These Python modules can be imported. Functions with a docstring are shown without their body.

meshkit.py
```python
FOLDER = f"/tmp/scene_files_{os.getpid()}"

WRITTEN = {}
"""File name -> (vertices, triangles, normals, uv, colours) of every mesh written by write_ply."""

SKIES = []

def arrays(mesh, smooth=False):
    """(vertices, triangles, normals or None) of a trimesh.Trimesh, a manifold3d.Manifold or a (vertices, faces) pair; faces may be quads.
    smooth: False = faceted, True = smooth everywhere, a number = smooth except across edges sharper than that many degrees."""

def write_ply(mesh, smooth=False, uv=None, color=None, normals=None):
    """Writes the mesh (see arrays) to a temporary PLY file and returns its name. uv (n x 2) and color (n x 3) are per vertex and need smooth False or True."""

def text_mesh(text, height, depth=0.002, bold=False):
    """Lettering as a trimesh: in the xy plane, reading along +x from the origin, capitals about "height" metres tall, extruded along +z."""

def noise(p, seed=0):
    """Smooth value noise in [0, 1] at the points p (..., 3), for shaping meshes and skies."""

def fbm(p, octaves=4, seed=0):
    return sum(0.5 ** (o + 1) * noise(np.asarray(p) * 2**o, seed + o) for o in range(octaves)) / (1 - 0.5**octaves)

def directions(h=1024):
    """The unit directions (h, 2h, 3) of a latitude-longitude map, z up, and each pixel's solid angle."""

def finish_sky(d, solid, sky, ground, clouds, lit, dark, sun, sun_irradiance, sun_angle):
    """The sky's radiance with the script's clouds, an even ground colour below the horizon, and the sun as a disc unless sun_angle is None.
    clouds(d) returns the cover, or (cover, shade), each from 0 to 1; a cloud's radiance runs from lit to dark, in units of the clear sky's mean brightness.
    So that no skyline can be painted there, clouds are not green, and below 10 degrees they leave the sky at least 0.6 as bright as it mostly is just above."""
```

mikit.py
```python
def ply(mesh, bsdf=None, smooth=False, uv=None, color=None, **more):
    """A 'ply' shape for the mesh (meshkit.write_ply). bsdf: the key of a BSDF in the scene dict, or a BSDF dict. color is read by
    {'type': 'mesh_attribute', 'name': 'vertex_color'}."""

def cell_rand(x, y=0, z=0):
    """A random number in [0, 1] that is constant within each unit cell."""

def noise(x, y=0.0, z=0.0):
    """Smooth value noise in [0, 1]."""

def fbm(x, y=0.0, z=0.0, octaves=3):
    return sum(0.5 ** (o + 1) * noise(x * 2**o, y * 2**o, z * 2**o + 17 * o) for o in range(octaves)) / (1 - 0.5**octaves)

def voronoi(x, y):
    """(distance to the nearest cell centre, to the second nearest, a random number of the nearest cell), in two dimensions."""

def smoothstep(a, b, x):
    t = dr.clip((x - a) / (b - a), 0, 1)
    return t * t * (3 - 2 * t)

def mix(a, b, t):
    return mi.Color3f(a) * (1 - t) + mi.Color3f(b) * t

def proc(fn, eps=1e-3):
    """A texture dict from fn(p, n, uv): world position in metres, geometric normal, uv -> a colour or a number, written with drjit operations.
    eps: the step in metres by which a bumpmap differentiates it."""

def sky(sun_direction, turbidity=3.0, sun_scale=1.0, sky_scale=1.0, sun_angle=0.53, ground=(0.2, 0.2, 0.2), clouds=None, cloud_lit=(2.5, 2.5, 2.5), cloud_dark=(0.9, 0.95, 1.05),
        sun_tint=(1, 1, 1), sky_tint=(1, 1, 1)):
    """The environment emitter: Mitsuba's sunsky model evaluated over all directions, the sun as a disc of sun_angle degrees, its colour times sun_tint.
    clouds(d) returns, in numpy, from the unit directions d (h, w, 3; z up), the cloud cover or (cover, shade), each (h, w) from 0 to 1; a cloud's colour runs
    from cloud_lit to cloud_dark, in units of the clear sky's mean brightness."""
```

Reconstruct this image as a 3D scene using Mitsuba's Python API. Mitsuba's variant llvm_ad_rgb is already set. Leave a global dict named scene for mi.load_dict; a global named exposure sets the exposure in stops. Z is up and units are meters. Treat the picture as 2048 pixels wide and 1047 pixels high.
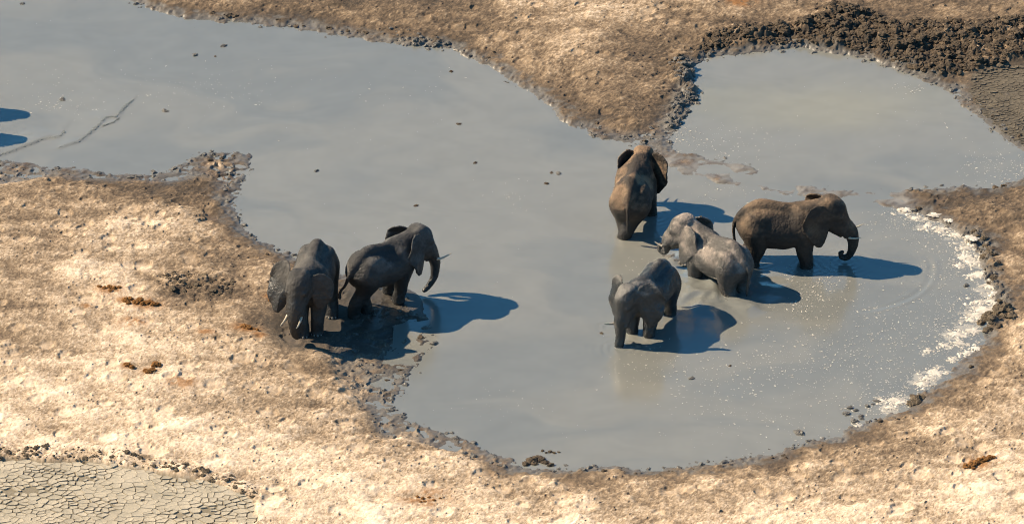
import math, random
import numpy as np
import trimesh
import drjit as dr
import mitsuba as mi
import mikit, meshkit
from scipy.spatial import cKDTree
from scipy.interpolate import PchipInterpolator

T = mi.ScalarTransform4f
scene, labels = {'type': 'scene'}, {}

# ---------------------------------------------------------------- camera, sky, exposure
CAM = (0.0, -157.833, 80.420)
scene['camera'] = {
    'type': 'perspective', 'fov': 12.0, 'fov_axis': 'x', 'near_clip': 1.0, 'far_clip': 6000.0,
    'to_world': T().look_at(origin=CAM, target=(0, 0, 0), up=(0, 0, 1)),
    'film': {'type': 'hdrfilm', 'width': 1024, 'height': 523},
}
SUN_EL, SUN_AZ = math.radians(40.0), math.radians(11.0)     # from the left, a little behind the scene
SUN = (-math.cos(SUN_EL) * math.cos(SUN_AZ), math.cos(SUN_EL) * math.sin(SUN_AZ), math.sin(SUN_EL))
scene['sky'] = mikit.sky(SUN, turbidity=3.0, sky_scale=0.60, sky_tint=(0.47, 0.97, 1.12))
exposure = 2.6


# ---------------------------------------------------------------- helpers
def numbered(key):
    if key not in scene and not any(k.startswith(key + '__') for k in scene) and key not in labels:
        return key
    i = 1
    while f'{key}_{i:03d}' in scene or f'{key}_{i:03d}' in labels or any(k.startswith(f'{key}_{i:03d}__') for k in scene):
        i += 1
    return f'{key}_{i:03d}'


def put(name, mesh, bsdf, parent=None, smooth=True, **more):
    key = numbered(name if parent is None else parent + '__' + name)
    scene[key] = mikit.ply(mesh, bsdf, smooth=smooth, **more)
    return key


def tag(key, label=None, category=None, group=None, kind=None):
    d = {}
    for k, v in (('label', label), ('category', category), ('group', group), ('kind', kind)):
        if v:
            d[k] = v
    labels[key] = d


def principled(key, fn, rough, spec=0.5, **more):
    base = mikit.proc(fn) if callable(fn) else {'type': 'rgb', 'value': list(fn)}
    ro = mikit.proc(rough) if callable(rough) else float(rough)
    scene[key] = {'type': 'twosided', 'b': {'type': 'principled', 'base_color': base, 'roughness': ro, 'specular': float(spec), **more}}


def smooth01(a, b, x):
    t = np.clip((x - a) / (b - a), 0, 1)
    return t * t * (3 - 2 * t)


def fb(p, scale, octaves=4, seed=0):
    return meshkit.fbm(np.asarray(p) * scale, octaves, seed)


# ---------------------------------------------------------------- the land, modelled in metres (x right, y away, z up; still water at z = 0)
from scipy.ndimage import map_coordinates, gaussian_filter
rng = np.random.default_rng(7)
POND = [(-40.57, 31.74), (-20.33, 31.74), (-16.90, 25.46), (-15.64, 23.59), (-14.87, 22.74), (-14.01, 21.95), (-13.17, 21.45), (-11.96, 21.31), (-10.94, 21.16), (-9.72, 20.86), (-8.50, 20.47), (-7.49, 20.09), (-6.48, 19.79), (-5.27, 19.41), (-4.46, 19.12), (-3.47, 19.02), (-2.46, 18.49), (-1.66, 17.73), (-0.97, 17.12), (-0.28, 16.08), (0.31, 15.24), (0.90, 14.13), (1.47, 13.08), (2.04, 11.95), (2.61, 11.23), (3.37, 10.52), (4.12, 9.99), (5.06, 9.37), (5.80, 8.28), (6.53, 7.42), (7.82, 6.69), (8.93, 6.26), (10.03, 5.75), (11.50, 5.24), (13.36, 5.24), (14.25, 4.57), (15.12, 3.82), (15.81, 3.15), (16.31, 2.49), (16.92, 2.08), (17.14, 0.95), (17.18, -0.66), (17.35, -2.04), (17.53, -3.25), (17.05, -4.56), (16.53, -5.32), (16.50, -6.45), (15.95, -7.38), (15.25, -8.49), (14.84, -9.22), (14.08, -10.13), (13.58, -11.03), (12.77, -11.56), (11.87, -12.27), (10.81, -12.97), (9.76, -13.60), (8.71, -14.19), (7.68, -14.64), (6.66, -15.05), (5.30, -15.25), (4.30, -15.32), (3.63, -15.18), (2.79, -15.22), (1.78, -15.32), (0.94, -15.29), (0.10, -15.05), (-0.57, -14.43), (-1.08, -13.88), (-1.59, -13.36), (-2.45, -12.80), (-3.31, -12.13), (-3.87, -11.70), (-4.19, -11.03), (-4.03, -10.31), (-3.79, -9.59), (-3.41, -8.31), (-3.09, -7.01), (-2.93, -6.08), (-2.98, -4.94), (-3.24, -4.10), (-3.61, -3.40), (-4.02, -2.43), (-4.76, -1.84), (-5.86, -1.13), (-6.97, -0.26), (-7.82, 0.42), (-8.57, 1.03), (-9.25, 1.84), (-9.86, 2.99), (-10.33, 4.32), (-10.49, 5.28), (-10.22, 6.51), (-9.84, 7.63), (-10.05, 8.85), (-10.54, 9.24), (-11.85, 8.85), (-12.83, 7.85), (-13.45, 7.11), (-14.96, 7.20), (-16.51, 7.72), (-17.87, 8.15), (-19.41, 8.41), (-21.27, 8.06), (-36.63, 9.37)]
POOL = [(6.16, 10.97), (6.73, 12.72), (7.09, 14.09), (7.07, 15.48), (6.98, 16.64), (7.44, 17.49), (8.25, 17.97), (9.45, 18.26), (10.25, 18.49), (11.46, 18.69), (12.43, 18.35), (13.40, 17.97), (14.36, 17.49), (15.11, 16.93), (15.65, 16.18), (16.39, 15.61), (17.13, 14.96), (17.58, 14.50), (17.60, 13.63), (18.09, 12.49), (18.57, 11.37), (19.21, 10.03), (20.06, 8.93), (24.14, 8.06), (24.03, 7.11), (19.27, 6.94), (18.51, 6.47), (17.55, 6.26), (16.42, 6.09), (15.27, 5.83), (14.33, 5.75), (13.02, 5.75), (11.17, 6.05), (9.70, 6.77), (9.00, 7.85), (7.88, 8.41), (6.94, 8.59), (6.20, 9.20)]
FLATS = [[(-6.76, -6.45), (-5.40, -4.56), (-4.20, -2.63), (-2.91, -4.56), (-3.06, -6.83), (-3.88, -9.41), (-4.02, -10.85), (-3.32, -11.92), (-1.59, -13.32), (-0.40, -14.53), (0.27, -15.39), (-0.74, -15.12), (-2.09, -14.19), (-3.29, -13.49), (-4.31, -13.32), (-4.85, -11.92), (-5.59, -10.13), (-6.26, -8.12)],
         [(-27.11, 9.37), (-21.29, 8.28), (-18.24, 8.06), (-16.50, 7.63), (-14.95, 7.11), (-13.26, 7.11), (-12.05, 8.93), (-10.17, 9.37), (-9.70, 7.63), (-10.19, 5.92), (-10.38, 4.23), (-9.65, 2.58), (-8.48, 0.95), (-9.03, 1.07), (-10.23, 3.11), (-10.68, 4.65), (-10.95, 6.13), (-11.74, 6.99), (-13.21, 6.43), (-15.49, 6.69), (-17.39, 6.94), (-19.18, 6.00), (-26.55, 5.07)],
         [(5.64, 9.37), (7.14, 8.85), (9.00, 7.98), (10.08, 6.77), (12.64, 5.71), (14.52, 5.79), (15.20, 4.86), (14.58, 4.02), (14.05, 4.44), (12.60, 5.07), (10.02, 5.58), (8.00, 6.43), (6.33, 7.29), (5.42, 8.50)],
         [(6.30, 15.71), (7.13, 17.12), (7.28, 15.71), (7.12, 13.86), (6.25, 10.92), (5.07, 9.46), (3.37, 10.34), (2.23, 11.59), (3.00, 11.59), (4.52, 10.61), (5.70, 11.82), (6.34, 13.86)],
         [(16.44, 16.18), (17.54, 15.24), (18.65, 12.27), (19.77, 9.81), (19.68, 8.93), (18.70, 10.70), (17.56, 13.17), (16.90, 14.55)]]
CHURN = [[(6.95, 17.68), (7.91, 19.60), (9.53, 20.18), (11.15, 20.38), (12.38, 20.96), (12.86, 22.24), (14.42, 21.45), (15.56, 20.38), (17.17, 20.57), (18.76, 20.38), (23.55, 20.18), (23.17, 16.64), (20.05, 17.02), (18.21, 16.18), (16.99, 15.71), (15.87, 16.55), (14.39, 17.87), (12.45, 18.64), (11.47, 18.93), (9.08, 18.83), (7.45, 17.97)],
         [(-12.94, -2.04), (-12.17, -1.45), (-10.89, -1.65), (-9.87, -2.24), (-9.91, -3.21), (-11.14, -3.60), (-12.41, -3.21)],
         [(16.59, 2.49), (17.20, 2.17), (17.49, 0.14), (17.49, -1.84), (17.67, -3.25), (17.23, -4.94), (16.83, -5.32), (16.72, -4.56), (17.19, -3.21), (17.11, -1.45), (17.06, 0.54), (16.78, 1.55)],
         [(6.14, 17.12), (7.05, 17.59), (7.14, 15.71), (7.20, 13.86), (6.50, 11.59), (5.97, 11.06), (6.22, 13.17), (6.60, 14.78), (6.31, 16.18)],
         [(-4.89, 20.38), (-3.88, 19.89), (-2.67, 19.12), (-1.67, 18.30), (-0.97, 17.35), (-1.86, 17.68), (-3.26, 18.78), (-4.67, 19.31)],
         [(-18.23, -14.88), (-15.55, -14.77), (-13.34, -15.05), (-11.62, -15.73), (-10.08, -16.34), (-8.71, -17.08), (-8.17, -18.08), (-8.48, -18.41), (-9.19, -17.51), (-10.38, -16.84), (-12.09, -16.20), (-13.80, -15.73), (-16.16, -15.53), (-18.16, -15.59)]]
PAN = [(-18.33, -15.59), (-16.15, -15.59), (-13.96, -15.73), (-12.60, -16.14), (-11.39, -16.68), (-10.04, -17.11), (-9.15, -17.61), (-8.62, -18.14), (-8.42, -19.06), (-8.33, -19.88), (-17.87, -20.20)]       # dried mud at lower left
PAN2 = [(18.10, 16.08), (19.43, 16.64), (23.22, 17.12), (22.30, 8.50), (19.72, 9.37), (18.90, 10.79), (18.19, 12.58), (17.83, 14.09)]                          # dried mud at upper right
TONE = [(-18.64, 4.23, .62), (-16.86, 5.07, .52), (-14.48, 5.71, .34), (-11.68, 5.92, .36), (-15.21, 2.99, .76), (-13.31, 2.17, .92), (-15.90, 0.14, .7), (-13.97, -1.45, .97), (-11.47, 2.17, .6), (-10.44, 0.14, .56), (-8.79, -0.26, .5), (-11.20, -2.63, .42), (-17.26, -3.02, .7), (-17.31, -6.45, .52), (-15.53, -4.56, .8), (-13.59, -6.83, .98), (-16.07, -8.68, .92), (-14.14, -11.21, 1.02), (-11.61, -10.49, .82), (-10.04, -7.57, .74), (-8.92, -5.32, .6), (-8.07, -4.56, .5), (-7.46, -6.45, .6), (-8.26, -8.31, .7), (-6.66, -9.04, .62), (-9.37, -10.49, .72), (-7.23, -12.27, .72), (-10.59, -13.32, .98), (-13.13, -13.32, 1), (-15.67, -13.32, .94), (-5.50, -13.32, .74), (-7.10, -15.73, 1.02), (-3.76, -15.05, .84), (-4.55, -17.41, 1.06), (-7.83, -18.08, 1.02), (-1.24, -16.07, .78), (0.43, -16.24, .66), (-2.05, -18.08, .98), (1.25, -18.41, .96), (2.94, -16.07, .52), (5.45, -16.14, .58), (7.97, -15.80, .55), (4.57, -17.74, .84), (7.90, -17.41, .74), (11.42, -14.02, .58), (13.21, -12.62, .6), (15.09, -10.49, .6), (17.07, -7.57, .62), (18.05, -4.56, .6), (18.16, -1.45, .54), (17.83, 0.95, .5), (17.75, 4.23, .42), (16.33, 5.07, .3), (18.94, 5.07, .38), (11.30, -16.07, .7), (14.80, -14.02, .74), (16.65, -12.27, .7), (16.31, -16.07, .98), (13.70, -17.41, .94), (9.50, -18.41, .93), (16.73, -18.74, 1), (-14.70, 23.19, .5), (-10.63, 22.94, .55), (-8.56, 21.95, .5), (-6.54, 21.95, .5), (-4.51, 21.45, .48), (-2.89, 20.96, .42), (-1.48, 20.47, .55), (0.52, 19.50, .64), (1.53, 21.95, .74), (3.56, 22.44, .86), (5.58, 22.44, .9), (4.53, 20.47, .78), (7.61, 22.44, .66), (2.50, 18.54, .68), (4.47, 17.59, .6), (5.51, 19.50, .58), (1.50, 17.12, .6), (3.45, 15.24, .58), (2.07, 14.32, .58), (5.21, 15.24, .45), (6.24, 17.12, .34), (4.38, 12.95, .42), (9.61, 21.95, .56), (11.65, 22.44, .56), (13.71, 22.94, .52), (16.71, 22.44, .5), (18.65, 21.45, .5), (20.51, 21.95, .54), (8.54, 20.47, .42), (13.53, 19.99, .3), (-6.98, -9.77, .6), (-5.69, -6.83, .42), (-6.44, -5.32, .42), (-5.07, -3.79, .38), (-5.99, -2.63, .45)]
DUNG = [(-14.38, -3.25, .50), (-13.05, -4.33, .55), (-13.79, -4.06, .3), (-13.35, -5.77, .5), (-9.38, -5.96, .45), (-12.51, -9.33, .32), (-13.34, -9.11, .22), (-2.88, -17.88, .85), (15.65, -15.56, .5), (9.23, 22.44, .6), (-10.77, -6.45, .3), (-11.37, -10.20, .5), (-8.56, -3.33, .28), (-15.17, -4.56, .2), (-8.87, -6.45, .25)]


def poly_sdf(x, y, poly):
    """Signed distance to the outline, negative inside."""
    p = np.asarray(poly, float); q = np.roll(p, -1, 0)
    pts = np.concatenate([a + (b - a) * np.linspace(0, 1, max(2, int(np.hypot(*(b - a)) / 0.05)), endpoint=False)[:, None] for a, b in zip(p, q)])
    d = cKDTree(pts).query(np.stack([np.ravel(x), np.ravel(y)], -1))[0].reshape(np.shape(x))
    return np.where(inside_poly(p, x, y), -d, d)


def inside_poly(poly, x, y):
    r = np.zeros(np.shape(x), bool)
    for (x0, y0), (x1, y1) in zip(poly, np.roll(poly, -1, 0)):
        if y0 != y1:
            r ^= ((y0 > y) != (y1 > y)) & (x < (x1 - x0) * (y - y0) / (y1 - y0) + x0)
    return r


# coarse maps of the zones, looked up where needed
MX, MY, MS = -60.0, -30.0, 0.12
_gx, _gy = np.meshgrid(MX + MS * np.arange(int(100 / MS)), MY + MS * np.arange(int(66 / MS)), indexing='ij')


def zone_map(polys, soft):
    return gaussian_filter(np.maximum.reduce([inside_poly(np.asarray(p), _gx, _gy).astype(float) for p in polys]), soft / MS)


def look(m, x, y):
    return map_coordinates(m, [(np.ravel(x) - MX) / MS, (np.ravel(y) - MY) / MS], order=1, mode='nearest').reshape(np.shape(x))


SHORE = np.minimum(poly_sdf(_gx, _gy, POND), poly_sdf(_gx, _gy, POOL))
M_FLAT, M_CHURN, M_SHOAL = zone_map(FLATS, 0.22), np.maximum.reduce([zone_map(CHURN[:1] + CHURN[2:4], 0.25), .45 * zone_map(CHURN[1:2] + CHURN[4:5], .3), .30 * zone_map(CHURN[5:], .3)]), zone_map(FLATS[2:3], .3)
M_PAN, M_PAN2 = zone_map([PAN], 0.12), zone_map([PAN2], 0.3)
_t = np.array(TONE)
_t[:, 2] -= np.where(_t[:, 1] > 8, .10, 0)
_w = np.exp(-((_gx[::6, ::6, None] - _t[:, 0]) ** 2 + (_gy[::6, ::6, None] - _t[:, 1]) ** 2) / (2 * 1.25**2)) + 1e-9
M_TONE = (_w * _t[:, 2]).sum(-1) / _w.sum(-1)
PUDDLES = [(-4.06, -5.02, .8, .14), (-4.92, -6.15, .6, .12), (-3.55, -6.64, .7, .14), (-4.49, -5.62, .6, .12), (-3.17, -5.13, .7, .14), (-5.46, -5.62, .45, .10), (-3.92, -7.57, .5, .10)]
STANDS = [(-7.3, -5.9), (-6.8, -5.9), (-6.4, -4.6), (-7.0, -4.7), (-4.1, -3.4), (-4.5, -2.7), (-5.6, -4.5), (-5.1, -4.2), (-4.8, -3.6)]
PADS = rng.uniform((-24, -22), (24, 27), (1250, 2))
PADR = rng.uniform(0.18, 0.40, 1250)


def tone_at(x, y):
    return map_coordinates(M_TONE, [(np.ravel(x) - MX) / MS / 6, (np.ravel(y) - MY) / MS / 6], order=1, mode='nearest').reshape(np.shape(x))


def land(x, y, fine=True):
    """Height, tone (0 dark mud .. 1 pale sand), wet grey mud 0..1, ochre dung stain 0..1 at points of the ground."""
    p = np.stack([x, y, np.zeros_like(x)], -1)
    d = look(SHORE, x, y)
    n1, n2 = fb(p, 0.9, 3, 1), fb(p, 2.6, 3, 5)
    n3, n4 = fb(p, 7.0, 2, 9), fb(p, 15.0, 2, 13)
    flat, churn, pan, pan2 = (look(m, x, y) for m in (M_FLAT, M_CHURN, M_PAN, M_PAN2))
    d = d + (n1 - .5) * 0.55 + (n2 - .5) * 0.5 * (0.6 + churn) + (n3 - .5) * .30
    pan = smooth01(.25, .75, pan + (n2 - .5) * .8 * (pan > .02) * (pan < .98))
    bank = 0.015 + 0.10 * smooth01(0, 0.5, d) + 0.22 * smooth01(0.3, 3.0, d) + 0.25 * smooth01(2, 9, d)
    bank = bank + (n1 - .5) * 0.14 * smooth01(0, 1.5, d) + (n2 - .5) * 0.045 * smooth01(-.1, .4, d) + ((n3 - .5) * 0.034 + (n4 - .5) * .022) * smooth01(0, .3, d)
    z = np.where(d > 0, bank, -0.02 + np.maximum(d, -1.5) * 0.35)
    q = p.copy(); q[..., 0] += n2 * .5; q[..., 1] += n1 * .5
    rid = 1 - 2 * np.abs(fb(q, 2.2, 2, 21) - .5)
    mud = -0.045 + 0.13 * rid**2 * (0.35 + n1) + (n3 - .5) * 0.06
    sh = look(M_SHOAL, x, y)
    mud = mud * (1 - sh) + sh * (-.030 + .11 * np.maximum(n1 - .40, 0) + .05 * rid * n1 + (n3 - .5) * .012)
    for a, b, r, h in PUDDLES:
        mud = mud - h * np.exp(-((x - a) ** 2 + 1.6 * (y - b) ** 2) / r**2)
    z = z * (1 - flat) + np.where(flat > 0.02, mud, z) * flat
    st = np.clip(sum(np.exp(-((x - a) ** 2 + (y - b) ** 2) / 1.3) for a, b in STANDS), 0, 1)      # ground trodden flat by the two on the bank
    z = z * (1 - st) + st * np.clip(z, .02, .10 + .04 * smooth01(-5.2, -7, x))
    lump = np.maximum(fb(p, 1.7, 3, 31) - .36, 0) * .72
    z = z + churn * (0.05 + lump * smooth01(-.25, .15, d) * (0.75 + 0.6 * n1) + (n3 - .5) * .16 + (n4 - .5) * .10)
    z = z * (1 - pan) + pan * (0.47 + (n1 - .5) * .03)
    z = z * (1 - pan2) + pan2 * (0.10 + (n1 - .5) * .03)
    # footprints: shallow dusty dishes
    pd, pi = cKDTree(PADS).query(np.stack([np.ravel(x), np.ravel(y) * 1.0], -1))
    pd, pr = pd.reshape(x.shape) + (n2 - .5) * .26 + (n3 - .5) * .10, PADR[pi].reshape(x.shape)
    pad = smooth01(pr, pr * 0.6, pd) * (1 - flat) * (1 - churn) * (1 - pan) * smooth01(.3, 1, d)
    z = z - pad * 0.035 + np.exp(-((pd - pr * 1.15) / 0.07) ** 2) * .022 * smooth01(.3, 1, d) * (1 - pan)
    tone = tone_at(x, y) + (n1 - .5) * 0.42 + (n2 - .5) * 0.30 + (n3 - .5) * 0.30 + (n4 - .5) * .36 + (fb(p * (.45, 1.5, 1), 1.0, 3, 77) - .5) * .42 - .05
    if fine:      # crumbs
        r = rng.random(x.shape)
        dry = smooth01(0.2, 0.9, d) * (1 - pan)
        g = ((r < 0.015) & (fb(p, 0.6, 2, 41) > .46)) * dry
        g = gaussian_filter(g.astype(float), 0.42) * 1.5
        z = z + g * rng.uniform(0.008, 0.035, x.shape)
        tone = tone - g * 0.26 + rng.normal(0, .10, x.shape)
    tone = np.where(pad > 0, tone * (1 - pad * .6) + (tone_at(x, y) + .19 + (n3 - .5) * .2) * pad * .6, tone)
    near = smooth01(-0.1, 1.7, d + (n1 - .5) * 0.9)
    tone = (tone - st * .30) * (0.34 + 0.66 * near) - churn * 0.30 * smooth01(.7, .2, n3)
    wet = np.clip(np.maximum(flat * 1.15 * smooth01(.75, .35, n2 * .5 + n1 * .5), smooth01(0.75, 0.05, d + (n2 - .5) * .9 + (n3 - .5) * .4)), 0, 1) * (1 - pan)
    dg = np.zeros_like(x)
    for a, b, r in DUNG:
        e = np.hypot((x - a), (y - b) * 1.25) / r
        dg = np.maximum(dg, np.exp(-e**2 * 1.1))
    dg = np.clip(dg * 1.7 * smooth01(.36, .62, n2 * .6 + n3 * .4), 0, 1)
    return z, tone, wet, dg, pan, pan2


KEYS = np.array([-.3, 0.0, 0.3, 0.55, 0.78, 1.05, 1.3])
RAMP = np.array([(.022, .018, .015), (.042, .033, .025), (.105, .073, .046), (.205, .146, .092), (.385, .286, .190), (.64, .505, .365), (.76, .63, .48)])


def graded(lo, hi, n, far):
    """n even steps from lo to hi, then steps that grow by a seventh out to far."""
    s, g = (hi - lo) / (n - 1), [0.0]
    step = s
    while g[-1] < far:
        step *= 1.145
        g.append(g[-1] + step)
    g = np.array(g[1:])
    return np.r_[lo - g[::-1], np.linspace(lo, hi, n), hi + g]


gu, gv = graded(-19.3, 19.3, 930, 2500), graded(-20.0, 24.6, 700, 2500)
U, V = np.meshgrid(gu, gv, indexing='ij')
X, Y = U * (1 + np.clip(V, -25, 40) / 158.0), V
Zl, tone, wet, dg, pan, pan2 = land(X, Y)
far = smooth01(26, 60, np.hypot(X, Y))
Zl = Zl * (1 - far) + far * (0.55 + 1.2 * (fb(np.stack([X, Y, 0 * X], -1), 0.02, 3, 3) - .5))
col = np.stack([np.interp(tone, KEYS, RAMP[:, i]) for i in range(3)], -1)
mud = np.array((.135, .126, .112)) * (0.75 + .5 * fb(np.stack([X, Y, 0 * X], -1), 2.0, 2, 51))[..., None]
trod = np.clip(sum(np.exp(-((X - a) ** 2 + (Y - b) ** 2) / 1.6) for a, b in STANDS) + sum(np.exp(-((X - a) ** 2 + (Y - b) ** 2) / .9) for a, b, _, _ in PUDDLES), 0, 1)
mud = mud * (1 - .5 * trod[..., None]) * (1 + .38 * look(M_SHOAL, X, Y)[..., None])
w_ = np.maximum(wet * (.78 + .20 * look(M_SHOAL, X, Y)), trod * .55)[..., None]
col = col * (1 - w_) + mud * w_
d_ = dg[..., None] * .8
col = col * (1 - d_) + np.array((.235, .105, .032)) * d_
for m_, c_ in ((pan, (.16, .14, .10)), (pan2, (.075, .066, .053))):
    col = col * (1 - m_[..., None] * .9) + np.array(c_) * m_[..., None] * .9
nu, nv = U.shape
i, j = np.meshgrid(np.arange(nu - 1), np.arange(nv - 1), indexing='ij')
quad = np.stack([i * nv + j, (i + 1) * nv + j, (i + 1) * nv + j + 1, i * nv + j + 1], -1).reshape(-1, 4)
keep = ~((Zl.ravel()[quad] < -0.3).all(1))          # nothing to see deep under the opaque mud water


def damp(p, n, uv):
    w = 1 - mikit.smoothstep(0.03, 0.16, p.z + 0.05 * (mikit.noise(p.x * 3, p.y * 3) - 0.5))
    return dr.lerp(0.95, 0.42, w)


scene['ground_earth'] = {'type': 'twosided', 'b': {'type': 'principled', 'base_color': {'type': 'mesh_attribute', 'name': 'vertex_color'}, 'roughness': mikit.proc(damp), 'specular': 0.4}}
scene['ground'] = mikit.ply((np.stack([X, Y, Zl], -1).reshape(-1, 3), quad[keep]), 'ground_earth', smooth=True, color=np.clip(col, 0, 1).reshape(-1, 3))
tag('ground', kind='structure')
_zi = Zl[:, :]


def ground_z(x, y):
    """Height of the built ground under the points (exact grid look-up)."""
    x, y = np.atleast_1d(x).astype(float), np.atleast_1d(y).astype(float)
    fu = np.interp(x / (1 + np.clip(y, -25, 40) / 158.0), gu, np.arange(nu))
    fv = np.interp(y, gv, np.arange(nv))
    return map_coordinates(_zi, [fu, fv], order=1, mode='nearest')


# ---------------------------------------------------------------- the water: an opaque sheet of liquid mud with ridges and wallows
WALLOW = [(6.75, -2.63, .95, .13), (7.50, -1.69, .45, .11), (6.27, -1.69, .5, .12), (8.12, -3.17, .4, .12), (5.84, 0.06, .30, .13), (6.16, 0.46, .25, .10), (9.36, -2.43, .7, .07), (7.07, -3.60, .6, .07), (8.49, -3.71, .45, .08), (5.52, -1.45, .35, .06), (6.72, -0.86, .4, .08), (7.22, -1.92, .3, .12)]
RIDGES = [[(-22.31, 7.20), (-20.16, 8.41), (-19.36, 8.98), (-19.01, 9.29), (-18.66, 9.64), (-18.36, 9.90), (-18.05, 10.25), (-17.78, 10.43), (-17.46, 10.48), (-17.28, 10.70), (-17.20, 11.06)], [(-16.69, 9.99), (-16.48, 10.25), (-16.25, 10.79), (-16.03, 11.32), (-15.89, 11.59), (-15.77, 12.04), (-15.64, 12.27), (-15.29, 12.31), (-15.09, 13.04), (-14.91, 13.49), (-14.74, 13.86)], [(-17.26, 9.55), (-16.91, 9.90), (-16.51, 10.08)], [(-15.71, 11.50), (-15.39, 11.77), (-15.13, 12.22)]]
wx, wy = np.arange(-46, 27.5, 0.10), np.arange(-18.5, 31, 0.12)
WX, WY = np.meshgrid(wx, wy, indexing='ij')
WP = np.stack([WX, WY, 0 * WX], -1)
WZ = (fb(WP, 0.35, 3, 61) - .5) * 0.010
for a, b, r, h in WALLOW:
    e = ((WX - a) ** 2 + ((WY - b) * 0.9) ** 2) / r**2
    WZ += h * np.exp(-e * 1.4) * (0.55 + 0.9 * fb(WP, 2.2, 3, 71))
churned = np.exp(-(((WX - 7.1) / 2.2) ** 2 + ((WY + 2.2) / 1.9) ** 2) ** 1.5)
WZ += churned * np.maximum(1 - 2.6 * np.abs(fb(WP, 1.15, 3, 73) - .5), 0) ** 2 * 0.11
for line, h, wd in zip(RIDGES, (.045, .04, .025, .02), (.9, .7, .3, .3)):
    L = np.asarray(line)
    best, sgn, run = np.full(WX.shape, 9.0), np.zeros(WX.shape), np.zeros(WX.shape)
    for k, (a, b) in enumerate(zip(L[:-1], L[1:])):
        ab = b - a
        t_ = np.clip(((WX - a[0]) * ab[0] + (WY - a[1]) * ab[1]) / (ab @ ab), 0, 1)
        ex, ey = WX - a[0] - t_ * ab[0], WY - a[1] - t_ * ab[1]
        dd = np.hypot(ex, ey)
        s_ = np.sign(ab[0] * ey - ab[1] * ex)
        u_ = dd < best
        best = np.where(u_, dd, best); sgn = np.where(u_, s_, sgn); run = np.where(u_, (k + t_) / (len(L) - 1), run)
    prof = np.where(sgn > 0, np.exp(-(best / wd) ** 2), np.exp(-(best / 0.07) ** 2))
    WZ += h * prof * np.sin(np.pi * np.clip(run * .94 + .03, 0, 1)) ** .5 * (0.35 + 1.2 * fb(WP, 1.3, 3, 81))
wi, wj = np.meshgrid(np.arange(len(wx) - 1), np.arange(len(wy) - 1), indexing='ij')
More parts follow.
